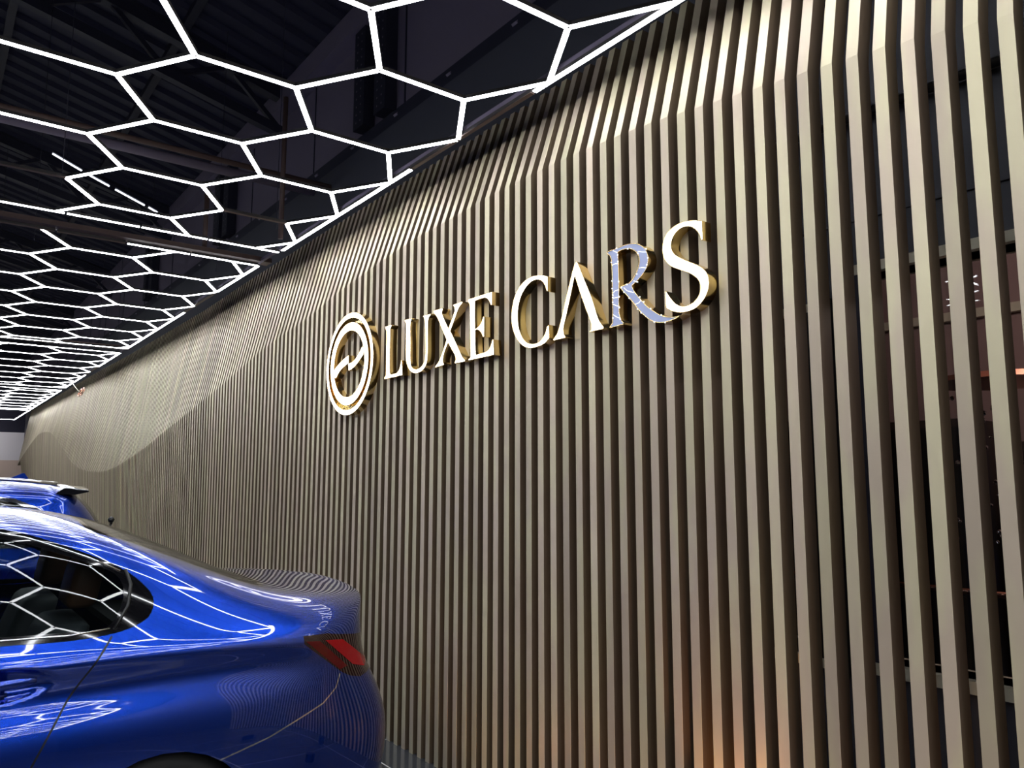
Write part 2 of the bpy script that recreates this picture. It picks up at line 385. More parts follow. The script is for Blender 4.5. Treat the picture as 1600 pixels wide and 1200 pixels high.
# ------------------------------------------------------------------ slatted wall
KINK = [(-1.0, 2.50), (0.0, 2.68), (0.5, 2.775), (0.867, 2.846), (1.14, 2.898), (1.5, 2.944), (1.78, 2.98), (2.12, 3.02), (2.6, 3.045), (3.1, 3.048), (3.6, 3.026), (4.13, 3.0), (5.16, 2.879), (5.6, 2.80),
        (6.64, 2.67), (7.99, 2.431), (9.84, 2.138), (11.2, 1.92), (12.53, 1.75), (13.5, 1.675), (14.4, 1.652), (15.5, 1.69), (16.5, 1.76), (17.5, 1.93), (18.86, 2.252), (20.3, 2.57), (21.78, 2.68),
        (23.0, 2.64), (24.3, 2.45), (26.1, 2.12), (27.4, 1.80)]
TOPX = [(-1, 2.42), (2, 2.42), (5, 2.46), (8, 2.52), (10, 2.57), (13, 2.58), (16.6, 2.53), (21, 2.50), (25, 2.48), (28, 2.45)]
def interp(tab, x):
    n = len(tab)
    if x <= tab[0][0]: return tab[0][1]
    if x >= tab[-1][0]: return tab[-1][1]
    for i in range(n-1):
        if x <= tab[i+1][0]:
            (x1, y1), (x2, y2) = tab[i], tab[i+1]
            x0, y0 = tab[i-1] if i > 0 else (2*x1-x2, 2*y1-y2)
            x3, y3 = tab[i+2] if i+2 < n else (2*x2-x1, 2*y2-y1)
            m1 = (y2-y0)/(x2-x0); m2 = (y3-y1)/(x3-x1); h = x2-x1; t = (x-x1)/h
            return (2*t**3-3*t*t+1)*y1+(t**3-2*t*t+t)*h*m1+(-2*t**3+3*t*t)*y2+(t**3-t*t)*h*m2
SW, SD, PITCH = 0.041, 0.070, 0.0893
def slat_mesh(bm, yc):
    zk = interp(KINK, yc); xt = interp(TOPX, yc)
    kx, bx, zb = XW, XW, 0.0
    if yc > 6: bx = XW+0.10*min(1, (yc-6)/7)
    if yc > 22.0:
        f = min(1, (yc-22.0)/4.5); kx = XW-0.07*f; bx = XW+0.10+0.16*f
    sl = (xt-kx)/(ZL-zk)
    ztop = 3.58; xtop = kx+sl*(ztop-zk)
    xtop = min(xtop, 2.60)
    path = [(bx, zb), (kx, zk), (xtop, ztop)]
    if yc > 26.3: path = path[1:]; path = [(kx, zk)]+path[1:]
    rows = []
    for i, (x, z) in enumerate(path):
        y0, y1 = yc-SW/2, yc+SW/2; b = 0.0012
        dz = 0
        if 0 < i < len(path)-1: dz = -0.006
        rows.append([bm.verts.new(c) for c in ((x+SD, y1, z+dz), (x+b, y1, z), (x, y1-b, z), (x, y0+b, z), (x+b, y0, z), (x+SD, y0, z+dz))])
    for a, b in zip(rows, rows[1:]):
        for k in range(6):
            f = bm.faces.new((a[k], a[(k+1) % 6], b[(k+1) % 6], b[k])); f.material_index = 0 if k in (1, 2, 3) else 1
    for rg in (rows[0], rows[-1]):
        f = bm.faces.new(rg); f.material_index = 1
n0, n1 = -4, 290
names_between = [(1.545, 'S'), (1.95, 'R'), (2.35, 'A'), (2.75, 'C'), (3.2, 'E')]
ones = ['', 'first', 'second', 'third', 'fourth', 'fifth', 'sixth', 'seventh', 'eighth', 'ninth']
teens = ['tenth', 'eleventh', 'twelfth', 'thirteenth', 'fourteenth', 'fifteenth', 'sixteenth', 'seventeenth', 'eighteenth', 'nineteenth']
ordw = ones[1:]+teens
for tw, th in (('twenty', 'twentieth'), ('thirty', 'thirtieth'), ('forty', 'fortieth'), ('fifty', 'fiftieth'), ('sixty', 'sixtieth'), ('seventy', 'seventieth')):
    ordw += [th]+[tw+'-'+q for q in ones[1:]]
ycs = [0.960+PITCH*k-SW/2 for k in range(n0, n1+1)]
s_right = onX(1119, 440, 2.27).y; logo_left = onX(511, 560, 2.27).y*XW/2.27
first_right = [y for y in ycs if y < s_right]; first_right = first_right[::-1]
behind = [y for y in ycs if s_right <= y <= logo_left]
left = [y for y in ycs if y > logo_left]
for y in ycs:
    bm = bmesh.new(); slat_mesh(bm, y)
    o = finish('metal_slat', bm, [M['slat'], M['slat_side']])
    if y in first_right:
        i = first_right.index(y)
        lab = 'tall champagne metal slat, %s one right of the letter S' % ordw[i]
    elif y in behind:
        i = behind.index(y)
        if i < 20: lab = 'champagne slat crossing behind the lettering, %s leftwards from the right edge of S' % ordw[i]
        else: lab = 'champagne slat crossing behind the lettering or logo, %s rightwards from the logo\'s left edge' % ordw[len(behind)-1-i]
    else:
        i = left.index(y)
        if i < 64: lab = 'slim champagne slat, %s one left of the round logo' % ordw[i]
        elif y < 18.5: lab = 'hair-thin champagne slat in the far dip of the wavy bend line above the cars'
        else: lab = 'hair-thin champagne slat in the farthest hump of the wavy bend line at the wall end'
    tag(o, lab, 'slat', 'slats of the wavy feature wall')
bm = bmesh.new()
for k in range(5, 28): slat_mesh(bm, 0.960-PITCH*k-SW/2)
o = finish('slat_run', bm, [M['slat'], M['slat_side']]); tag(o, 'rest of the champagne slats past the right edge of the photo', 'slats', kind='stuff')

# ------------------------------------------------------------------ hexagon light panels
XP = 0.705
def inner(k): return 0.825+XP*k     # node right end of a C/A zigzag
def outer(k): return 0.582+XP*k
def frange(y0, y1, st):
    out = []; y = y0
    while y < y1+1e-6: out.append(y); y += st
    return out
XMAX, XMIN = 2.215, -3.21
def add_tube(bm, a, b, lit=True):
    a, b = Vector((a[0], a[1], ZL)), Vector((b[0], b[1], ZL)); d = (b-a)
    L = d.length
    if L < 0.06: return
    d.normalize(); a2, b2 = a+d*0.008, b-d*0.008
    up = Vector((0, 0, 0.011))
    bar(bm, a2+up, b2+up, 0.028, 0.018, 1)
    bar(bm, a2, b2, 0.024, 0.004, 0 if lit else 2)
TUBE_MATS = [M['tube'], M['housing'], M['dead']]
def panel(Y0, Y1, par, dy, border_gaps, dead, label, skip=(), anchor=None, near=False, xb0=None):
    """par: parity; node rows at anchor+dy*j ; nodes of 'outer' columns sit on rows with (j+col)%2==par"""
    edges = []; rows = []
    j0 = math.floor((Y0-anchor)/dy)-1; j1 = math.ceil((Y1-anchor)/dy)+1
    def clip(a, b):
        (ax, ay), (bx, by) = a, b
        if ay > by: ax, ay, bx, by = bx, by, ax, ay
        if by <= Y0+1e-4 or ay >= Y1-1e-4: 
            if abs(ay-by) > 1e-6 or ay <= Y0+1e-4 or ay >= Y1-1e-4: return None
        if ay < Y0: t = (Y0-ay)/(by-ay); ax += (bx-ax)*t; ay = Y0
        if by > Y1: t = (Y1-ay)/(by-ay); bx = ax+(bx-ax)*t; by = Y1
        return ((ax, ay), (bx, by))
    # columns of zigzags, k from -8 .. 2 ; column k nodes alternate outer(k) / inner(k)
    for k in range(-8, 3):
        for j in range(j0, j1):
            def node(jj):
                o = ((jj+k) % 2 == par)
                x = outer(k) if o else inner(k)
                return (min(x, XMAX), anchor+dy*jj)
            e = clip(node(j), node(j+1))
            if e and e[0][0] > XMIN: edges.append(e)
            # B edge from inner node to next column's outer node (same row)
            if (j+k) % 2 != par and k < 2:
                e = clip((inner(k), anchor+dy*j), (outer(k+1), anchor+dy*j))
                if e and e[0][0] > XMIN: edges.append(e)
    # border: near, far (along X) and wall side, left side (along Y)
    segs = []
    for Yb in (Y0, Y1):
        x = XMIN
        while x < XMAX-0.01:
            x2 = min(x+0.48567, XMAX); x2 = XMAX if XMAX-x2 < 0.1 else x2; segs.append(((x, Yb), (x2, Yb))); x = x2
    y = Y0
    while y < Y1-0.01:
        y2 = min(y+0.6, Y1); segs.append(((XMIN, y), (XMIN, y2))); y = y2
    y = Y0
    brk = sorted([Y0, Y1]+[g for gg in border_gaps for g in gg if Y0 < g < Y1])
    for a, b in zip(brk, brk[1:]):
        gap = any(g0-1e-3 <= (a+b)/2 <= g1+1e-3 for g0, g1 in border_gaps)
        n = max(1, round((b-a)/1.2))
        for i in range(n): segs.append(((XMAX, a+(b-a)*i/n), (XMAX, a+(b-a)*(i+1)/n), gap))
    lits = [(a, b, True) for a, b in edges]
    for s in segs:
        a, b = s[0], s[1]; lits.append((a, b, not (len(s) > 2 and s[2])))
    out = []
    for a, b, lit in lits:
        mx, my = (a[0]+b[0])/2, (a[1]+b[1])/2
        if any(abs(mx-q[0]) < q[2] and abs(my-q[1]) < q[3] for q in skip): continue
        if any(abs(mx-q[0]) < q[2] and abs(my-q[1]) < q[3] for q in dead): lit = False
        out.append((a, b, lit))
    root = empty('hexagon_light_panel', ((XMIN+XMAX)/2, (Y0+Y1)/2, ZL)); tag(root, label, 'light panel', 'hexagon light panels on the ceiling')
    vis = []; rest = []
    for a, b, lit in out:
        pa, pb = proj((a[0], a[1], ZL)), proj((b[0], b[1], ZL)); pm = proj(((a[0]+b[0])/2, (a[1]+b[1])/2, ZL))
        inside = any(p[2] > 0.1 and -20 < p[0] < 1620 and -20 < p[1] < 1220 for p in (pa, pb, pm))
        if inside: vis.append((math.hypot(pa[0]-pb[0], pa[1]-pb[1]) if min(pa[2], pb[2]) > 0.1 else 999, a, b, lit))
        else: rest.append((a, b, lit))
    vis.sort(key=lambda t: -t[0])
    rest += [(a, b, l) for _, a, b, l in vis[100:]]
    for _, a, b, lit in vis[:100]:
        bm = bmesh.new(); add_tube(bm, a, b, lit); o = finish('light_tube', bm, TUBE_MATS, root)
        if not lit: o['label'] = 'unlit brownish light tube'
    if rest:
        bm = bmesh.new()
        for a, b, lit in rest: add_tube(bm, a, b, lit)
        o = finish('light_tube_run', bm, TUBE_MATS, root); o['kind'] = 'stuff'
    # hanging wires
    for x in (-2.9, -1.5, 0.582, 2.0):
        for yy in (Y0+0.5, Y1-0.5):
            bm = bmesh.new(); tube(bm, [(x, yy, ZL+0.02), (x, yy, min(5.75, roof_z(x)))], 0.0025, 4); finish('suspension_wire', bm, M['steel'], root)
    return root
# nearest panel in view (rows every .389, outer node of column 0 on odd rows)
panel(-11.3, -5.85, 1, 0.389, [], [], 'white hexagon light panel farthest behind the viewpoint', anchor=3.39)
panel(-5.35, 0.10, 1, 0.389, [], [], 'white hexagon light panel overhead behind the viewpoint', anchor=3.39)
panel(0.62, 6.06, 1, 0.3875, [(2.73, 3.90), (6.0, 6.06)], [(0.35, 5.32, 0.1, 0.1), (-0.12+0.24, 5.32, 0.25, 0.1), (1.75, 5.32, 0.15, 0.12)], 'nearest white hexagon light panel in view, with the largest hexagons', anchor=3.39, near=True)
panel(6.56, 11.98, 0, 0.4, [(7.75, 8.95)], [(-0.3, 6.56, 1.3, 0.01)], 'second white hexagon light panel, its point touching the slats beyond the brown beam', anchor=6.56)
panel(12.45, 17.94, 0, 0.42, [(14.2, 15.45)], [], 'third white hexagon light panel, small in the distance', anchor=12.05)
panel(18.49, 24.4, 1, 0.42, [], [], 'farthest white hexagon light panel, compressed near the horizon', anchor=18.49)
# thin outline frame past the last panel
r = empty('outline_light_frame', (0, 26.5, ZL)); tag(r, 'thin white outline light at the very far end of the ceiling', 'light')
bm = bmesh.new(); add_tube(bm, (XMAX, 24.42), (XMAX, 28.5)); finish('light_tube', bm, TUBE_MATS, r)
bm = bmesh.new(); add_tube(bm, (XMIN, 28.5), (XMAX, 28.5)); finish('light_tube', bm, TUBE_MATS, r)
# black edge rail the wall-side tubes are fixed to
bm = bmesh.new(); box(bm, XMAX-0.012, XMAX+0.014, 0.3, 28.4, ZL+0.0205, ZL+0.045)
o = finish('edge_rail', bm, M['greywall']); tag(o, 'thin grey rail holding the light edge beside the slats', 'rail')

# ------------------------------------------------------------------ sign
XS, XSB = 2.272, 2.3195
def smooth_poly(P, n=5, ang=38):
    P = [Vector(p) for p in P]; N = len(P); out = []
    corner = []
    for i in range(N):
        a, b, c = P[i-1], P[i], P[(i+1) % N]; u, v = (b-a), (c-b)
        corner.append(u.length < 1e-9 or v.length < 1e-9 or math.degrees(u.angle(v)) > ang)
    for i in range(N):
        p0, p1, p2, p3 = P[i-1], P[i], P[(i+1) % N], P[(i+2) % N]; L = (p2-p1).length
        t1 = (p2-p1) if corner[i] else (p2-p0).normalized()*L
        t2 = (p2-p1) if corner[(i+1) % N] else (p3-p1).normalized()*L
        if corner[i] and corner[(i+1) % N]: out.append(p1); continue
        for k in range(n):
            t = k/n; out.append(p1*(2*t**3-3*t*t+1)+t1*(t**3-2*t*t+t)+p2*(-2*t**3+3*t*t)+t2*(t**3-t*t))
    return out
def px_poly(pts, ox, oy, s, X=None):
    return [(lambda p: (p.y, p.z))(onX(ox+x/s, oy+y/s, X or XS)) for x, y in pts]
def area(P): return 0.5*sum(P[i-1][0]*P[i][1]-P[i][0]*P[i-1][1] for i in range(len(P)))
def inset(P, d):
    N = len(P); s = 1 if area(P) > 0 else -1; out = []
    for i in range(N):
        a, b, c = Vector(P[i-1]), Vector(P[i]), Vector(P[(i+1) % N])
        u = (b-a); v = (c-b)
        if u.length < 1e-9 or v.length < 1e-9: out.append(b); continue
        u.normalize(); v.normalize(); nn = Vector((-u.y-v.y, u.x+v.x))
        if nn.length < 1e-6: out.append(b); continue
        nn.normalize(); k = nn.dot(Vector((-v.y, v.x))); out.append(b+nn*(s*d/max(0.5, k)))
    return out
def flat(bm, P, X, mi=0):
    vs = [bm.verts.new((X, p[0], p[1])) for p in P]
    es = [bm.edges.new((vs[i-1], vs[i])) for i in range(len(vs))]
    r = bmesh.ops.triangle_fill(bm, use_beauty=True, edges=es)
    for g in r['geom']:
        if isinstance(g, bmesh.types.BMFace): g.material_index = mi
def walls(bm, P, X0, X1, mi=0):
    a = [bm.verts.new((X0, p[0], p[1])) for p in P]; b = [bm.verts.new((X1, p[0], p[1])) for p in P]
    for i in range(len(P)):
        f = bm.faces.new((a[i-1], a[i], b[i], b[i-1])); f.material_index = mi
def ring_faces(bm, P, Q, X, mi=0):
    a = [bm.verts.new((X, p[0], p[1])) for p in P]; b = [bm.verts.new((X, p[0], p[1])) for p in Q]
    for i in range(len(P)):
        bm.faces.new((a[i-1], a[i], b[i], b[i-1])).material_index = mi
def letter(pts, ox, oy, s, label, face_mat, n=5, cat='letter'):
    P = smooth_poly([Vector(p) for p in px_poly(pts, ox, oy, s)], n)
    cyy = sum(p[0] for p in P)/len(P); z0 = min(p[1] for p in P)
    r = empty('sign_letter', (XSB, cyy, z0)); tag(r, label, cat, 'letters of the lit sign')
    bm = bmesh.new(); walls(bm, P, XS-0.002, XSB); flat(bm, P, XSB)
    Q = inset(P, 0.0025); ring_faces(bm, P, Q, XS-0.002); walls(bm, Q, XS-0.002, XS+0.004)
    sd = finish('side_return', bm, M['gold'], r); sd['label'] = 'polished gold side'
    bm = bmesh.new(); flat(bm, Q, XS)
    fc = finish('face', bm, face_mat, r); fc['label'] = 'unlit lavender face' if face_mat is M['sign_off'] else 'glowing white face'
    return r, fc
SIGN = 'gold-sided %s of the sign, %s'
letter([(75,225),(185,190),(188,208),(166,262),(158,600),(158,1005),(170,1038),(215,1030),(285,1000),(325,925),(350,800),(365,797),(371,1050),(65,1120),(63,1095),(90,1050),(95,640),(98,310),(80,245)],
       595, 490, 10.91, SIGN % ('letter L', 'beside the round logo'), M['sign'])
letter([(408,112),(530,78),(530,96),(511,150),(510,500),(512,840),(535,915),(590,948),(650,935),(712,880),(752,790),(765,640),(763,400),(762,250),(752,110),(735,62),(712,45),(862,2),(850,30),(822,70),(808,150),(806,400),(802,720),(780,860),(722,960),(640,1010),(570,1015),(500,970),(455,880),(432,780),(430,480),(430,180),(412,130)],
       595, 490, 10.91, SIGN % ('letter U', 'second letter from the left'), M['sign'])
letter([(22,328),(155,290),(158,312),(145,360),(175,440),(240,582),(285,460),(330,330),(325,275),(302,245),(440,193),(445,212),(388,292),(330,450),(268,620),(330,750),(405,915),(440,990),(482,1042),(475,1062),(332,1090),(328,1076),(345,1040),(338,985),(290,890),(235,790),(195,890),(165,1000),(162,1070),(180,1108),(45,1150),(50,1132),(100,1060),(160,910),(213,745),(150,600),(80,430),(20,348)],
       675, 450, 9.23, SIGN % ('letter X', 'between U and E'), M['sign'])
letter([(520,165),(870,52),(868,245),(850,248),(822,180),(780,145),(720,152),(625,188),(624,400),(626,592),(655,572),(708,510),(743,410),(757,410),(756,705),(738,708),(718,655),(685,615),(655,600),(627,612),(630,800),(636,962),(700,945),(790,912),(840,855),(874,742),(890,742),(898,965),(530,1047),(530,1028),(556,1000),(552,640),(545,245),(520,195)],
       675, 450, 9.23, SIGN % ('letter E', 'last letter of LUXE'), M['sign'])
letter([(540,92),(612,112),(612,325),(598,328),(572,245),(530,182),(470,158),(385,182),(300,265),(230,390),(190,540),(180,700),(195,850),(240,980),(300,1055),(370,1082),(450,1072),(520,1020),(570,940),(600,830),(630,808),(635,1000),(560,1080),(460,1125),(350,1145),(255,1112),(170,1020),(110,880),(87,735),(95,580),(125,430),(185,290),(270,182),(370,115),(460,95)],
       790, 420, 9.23, SIGN % ('letter C', 'first letter of CARS'), M['sign'])
letter([(345,75),(362,82),(440,270),(560,570),(650,850),(720,955),(715,975),(530,1020),(528,1005),(552,985),(546,900),(500,770),(410,520),(330,265),(280,500),(225,760),(180,960),(185,1040),(207,1085),(200,1097),(40,1135),(38,1118),(92,1040),(128,925),(200,620),(275,300),(320,130)],
       860, 400, 8.57, SIGN % ('letter A', 'shaped without a crossbar'), M['sign'])
R_pts = [(110,1180),(112,1163),(148,1110),(150,1000),(143,650),(135,300),(115,220),(75,180),(75,160),(200,110),(330,60),(440,45),(530,70),(590,120),(620,190),(628,270),(608,370),(555,460),(485,540),(412,612),(440,680),(500,760),(560,830),(630,900),(710,955),(820,1015),(980,1030),(1095,995),(990,1055),(860,1100),(740,1105),(640,1065),(530,970),(400,810),(250,642),(262,624),(330,592),(375,570),(440,490),(490,370),(505,280),(490,200),(440,142),(360,118),(270,138),(222,165),(230,300),(238,600),(240,960),(268,1070),(300,1105),(295,1130)]
r_let, r_face = letter(R_pts, 940, 375, 8.57, SIGN % ('letter R', 'unlit lavender with a long sweeping leg'), M['sign_off'])
letter([(545,75),(552,300),(532,303),(512,240),(470,182),(410,147),(340,147),(260,190),(202,270),(180,360),(195,430),(240,482),(360,542),(500,600),(590,672),(622,760),(618,870),(568,990),(480,1090),(370,1140),(270,1150),(180,1130),(120,1095),(113,1020),(108,905),(125,902),(160,960),(220,1032),(290,1073),(370,1068),(460,1012),(515,920),(522,830),(490,757),(400,692),(290,653),(180,608),(110,540),(80,440),(85,340),(120,240),(190,160),(290,97),(390,72),(470,68)],
       1025, 335, 7.5, SIGN % ('letter S', 'rightmost and brightest'), M['sign'])
# light leaking through the joints of the unlit R
cr = [[(140,340),(170,322),(218,312)],[(150,140),(210,170)],[(480,150),(540,160),(600,160)],[(500,375),(550,368),(600,375)],[(155,710),(180,680),(232,665)],[(150,860),(200,880),(238,890)],[(155,1000),(200,1030),(240,1045)],[(450,860),(500,840),(530,800)],[(300,640),(340,680),(430,705)],[(430,545),(460,560),(490,562)],[(155,780),(200,770),(238,760)]]
for c in cr:
    q = [onX(940+x/8.57, 375+y/8.57, XS-0.0015) for x, y in c]
    bm = bmesh.new(); tube(bm, q, 0.0011, 4); finish('light_leak', bm, M['crack'], r_face)
for x, y in [(200,110),(485,178),(595,120),(618,240),(605,330),(470,455),(475,560),(340,595),(265,632),(300,700),(370,780),(510,762),(565,828),(655,918),(800,1005),(480,925),(530,975),(705,1098),(850,1105),(150,738),(148,772),(148,835),(150,1045),(238,905),(250,1060),(128,300),(218,290),(138,550),(228,555),(140,650),(236,760),(215,200),(350,118)]:
    p = onX(940+x/8.57, 375+y/8.57, XS-0.003); bm = bmesh.new()
    bmesh.ops.create_icosphere(bm, subdivisions=1, radius=0.0032, matrix=Matrix.Translation(p)); finish('light_bead', bm, M['crack'], r_face)
# round logo
c0 = onX(547.6, 568, XS)
pts = [onX(511, 560, XS), onX(584, 540, XS), onX(551, 487.7, XS), onX(546, 648.5, XS)]
CY = (pts[0].y+pts[1].y)/2; CZ = (pts[2].z+pts[3].z)/2; RY = abs(pts[0].y-pts[1].y)/2; RZ = abs(pts[2].z-pts[3].z)/2
def circ(f, n=96): return [Vector((CY+RY*f*math.cos(a), CZ+RZ*f*math.sin(a))) for a in [2*math.pi*i/n for i in range(n)]]
r = empty('round_logo', (XSB, CY, CZ-RZ)); tag(r, 'round glowing logo disc with a lightning-like bar, gold rim, left of the lettering', 'logo sign')
def annulus(name, f0, f1, lab):
    bm = bmesh.new(); A, B = circ(f0), circ(f1)
    walls(bm, A, XS-0.002, XSB); walls(bm, B, XS-0.002, XSB); ring_faces(bm, A, circ(f0-0.008), XS-0.002); ring_faces(bm, circ(f1+0.008), B, XS-0.002)
    g = finish(name+'_side', bm, M['gold'], r, smooth=False); g['label'] = 'polished gold side'
    bm = bmesh.new(); ring_faces(bm, circ(f0-0.008), circ(f1+0.008), XS)
    finish(name, bm, M['sign'], r)['label'] = lab
annulus('outer_ring', 1.0, 0.894, 'glowing white outer ring'); annulus('inner_ring', 0.81, 0.645, 'glowing white inner ring')
bm = bmesh.new(); A, B = circ(0.894), circ(0.81); ring_faces(bm, A, B, XSB-0.012); finish('channel_floor', bm, M['gold'], r)
for L in ([(138,700),(150,655),(200,590),(250,540),(300,500),(300,582),(250,622),(205,672),(168,742),(145,725)], [(293,592),(350,560),(400,490),(440,408),(462,420),(455,490),(400,572),(350,630),(300,662)]):
    bm = bmesh.new(); bg = bmesh.new(); P = smooth_poly([Vector(p) for p in px_poly(L, 500, 480, 6.664)], 4); flat(bm, inset(P, 0.002), XS-0.0003); walls(bg, P, XS-0.002, XSB)
    ring_faces(bg, P, inset(P, 0.002), XS-0.002)
    finish('bolt_bar', bm, M['sign'], r)['label'] = 'glowing white bar'; finish('bolt_bar_side', bg, M['gold'], r)

# ------------------------------------------------------------------ cars
def body_mesh(cols, tops, rear, front, rear_top, X0, Yc, level=4):
    """cols: columns rear->front, each a list of (a,l,z) rows bottom->top edge; tops: per column [(a,l,z) mid, (a,0,z) centre];
    rear/front: per row [(a,l,z) mid, (a,0,z) centre]"""
    bm = bmesh.new(); cache = {}
    def V(p, s):
        a, l, z = p
        k = (round(a, 4), round(l*s, 4), round(z, 4))
        if k not in cache: cache[k] = bm.verts.new((X0-a, Yc-l*s, z))
        return cache[k]
    def quad(ps, s):
        vs = []
        for p in ps:
            v = V(p, s)
            if v not in vs: vs.append(v)
        if len(vs) >= 3:
            try: bm.faces.new(vs)
            except ValueError: pass
    nW = len(cols[0])
    for s in (1, -1):
        for i in range(len(cols)-1):
            for k in range(nW-1): quad((cols[i][k], cols[i+1][k], cols[i+1][k+1], cols[i][k+1]), s)
            A = [cols[i][-1]]+tops[i]; B = [cols[i+1][-1]]+tops[i+1]
            for k in range(2): quad((A[k], B[k], B[k+1], A[k+1]), s)
        for patch, col, top in ((rear, cols[0], tops[0]), (front, cols[-1], tops[-1])):
            rows = [[col[k]]+patch[k] for k in range(nW-1)]+[[col[-1]]+top]
            for k in range(nW-1):
                for j in range(2): quad((rows[k][j], rows[k+1][j], rows[k+1][j+1], rows[k][j+1]), s)
    bmesh.ops.recalc_face_normals(bm, faces=bm.faces)
    me = bpy.data.meshes.new('cage'); bm.to_mesh(me); bm.free()
    o = bpy.data.objects.new('cage', me); COL.objects.link(o)
    md = o.modifiers.new('s', 'SUBSURF'); md.levels = level; md.render_levels = level; md.boundary_smooth = 'ALL'
    dg = bpy.context.evaluated_depsgraph_get(); dg.update()
    ev = o.evaluated_get(dg); m2 = bpy.data.meshes.new_from_object(ev)
    bpy.data.objects.remove(o); return m2
def pip(p, P):
    x, y = p; r = False
    for i in range(len(P)):
        (x1, y1), (x2, y2) = P[i-1], P[i]
        if (y1 > y) != (y2 > y) and x < (x2-x1)*(y-y1)/(y2-y1)+x1: r = not r
    return r
def cut(bm, P, ax, cond, closed=True):
    n = len(P)
    for i in range(0 if closed else 1, n):
        a, b = P[i-1], P[i]
        x0, x1 = min(a[0], b[0])-0.012, max(a[0], b[0])+0.012; z0, z1 = min(a[1], b[1])-0.012, max(a[1], b[1])+0.012
        fs = []
        for f in bm.faces:
            cs = [(v.co.x, v.co[ax]) for v in f.verts]
            if max(c[0] for c in cs) < x0 or min(c[0] for c in cs) > x1 or max(c[1] for c in cs) < z0 or min(c[1] for c in cs) > z1: continue
            if cond(f): fs.append(f)
        if not fs: continue
        es = list({e for f in fs for e in f.edges}); vs = list({v for f in fs for v in f.verts})
        d = Vector((b[0]-a[0], b[1]-a[1]))
        if d.length < 1e-6: continue
        no = Vector((d.y, 0, 0)); no[ax] = -d.x
        co = Vector((a[0], 0, 0)); co[ax] = a[1]
        bmesh.ops.bisect_plane(bm, geom=vs+es+fs, dist=1e-5, plane_co=co, plane_no=no)
def strip(P, wd):
    out = []
    for i in range(len(P)-1):
        a, b = Vector(P[i]), Vector(P[i+1]); d = (b-a).normalized(); n = Vector((-d.y, d.x))*wd/2
        out.append([tuple(a+n), tuple(b+n), tuple(b-n), tuple(a-n)])
    return out
def arch(cx, cz, r, n=28): return [(cx+r*math.cos(2*math.pi*i/n), cz+r*math.sin(2*math.pi*i/n)) for i in range(n)]
def body_parts(me, regions, root, Yc):
    """regions: list of (name, polygon, axis, cond(center,normal), material or None(delete), parent key, offset, label)"""
    src_v = [v.co.copy() for v in me.vertices]; src_n = [v.normal.copy() for v in me.vertices]
    polys = [tuple(p.vertices) for p in me.polygons]
    tree = BVHTree.FromPolygons(src_v, polys)
    bm = bmesh.new(); bm.from_mesh(me); bm.normal_update()
    for g in regions:
        cut(bm, g['poly'], g['ax'], lambda f, g=g: g['cond'](f.calc_center_median(), f.normal))
    bm.normal_update(); bm.verts.index_update(); cls = {}
    for f in bm.faces:
        c = f.calc_center_median(); key = 'body'
        for g in regions:
            if g['cond'](c, f.normal) and pip((c.x, c[g['ax']]), g['poly']): key = g['name']+('' if c.y < Yc or not g.get('split') else '#far'); break
        s = 0
        cls.setdefault(key, []).append(f)
    objs = {}
    def nrm(co):
        p, n, i, d = tree.find_nearest(co)
        vs = polys[i]; ws = [1.0/(1e-7+(src_v[v]-p).length_squared) for v in vs]
        # bilinear-like inverse distance blend of the smooth vertex normals
        n2 = Vector((0, 0, 0))
        if len(vs) == 4:
            a, b, c, e = [src_v[v] for v in vs]
            u = (b-a); w_ = (e-a); q = p-a
            uu, uw, ww = u.dot(u), u.dot(w_), w_.dot(w_); det = uu*ww-uw*uw
            if abs(det) > 1e-14:
                s_ = max(0, min(1, (q.dot(u)*ww-q.dot(w_)*uw)/det)); t_ = max(0, min(1, (q.dot(w_)*uu-q.dot(u)*uw)/det))
                n2 = src_n[vs[0]]*(1-s_)*(1-t_)+src_n[vs[1]]*s_*(1-t_)+src_n[vs[2]]*s_*t_+src_n[vs[3]]*(1-s_)*t_
                return n2.normalized()
        for v, w_ in zip(vs, ws): n2 += src_n[v]*w_
        return n2.normalized()
    info = {g['name']: g for g in regions}
    for g in regions:
        if g.get('split'):
            h = dict(g); h['name'] += '#far'; h['oname'] = g['oname']; h['parent'] = (g['parent']+'#far') if g.get('parent') and info.get(g['parent'], {}).get('split') else g.get('parent'); info[h['name']] = h
    info['body'] = dict(name='body', mat=M['blue'], off=0, parent=None, label=None)
    names_ = []
    for g in regions: names_ += [g['name'], g['name']+'#far']
    names_.sort(key=lambda k: 0 if not info.get(k, {}).get('parent') else 1)
    order = ['body']+names_
    seen = []
    for key in order:
        if key in seen or key not in cls: continue
        seen.append(key); g = info[key]
        if g['mat'] is None: continue
        idx = {}; vl = []; fl = []
        for f in cls[key]:
            q = []
            for v in f.verts:
                k = v.index
                if k not in idx: idx[k] = len(vl); vl.append(v.co.copy())
                q.append(idx[k])
            fl.append(q)
        ns = [nrm(v) for v in vl]
        if g.get('off'): vl2 = [v+n*g['off'] for v, n in zip(vl, ns)]
        else: vl2 = vl
        m = bpy.data.meshes.new(key); m.from_pydata([tuple(v) for v in vl2], [], fl); m.materials.append(g['mat'])
        for p in m.polygons: p.use_smooth = True
        m.update(); m.normals_split_custom_set_from_vertices([tuple(n) for n in ns])
        par = objs.get(g.get('parent')) or root
        o = link(g.get('oname', key), m, par); objs[key] = o
        if g.get('label'): o['label'] = g['label']
    bm.free(); return objs, tree
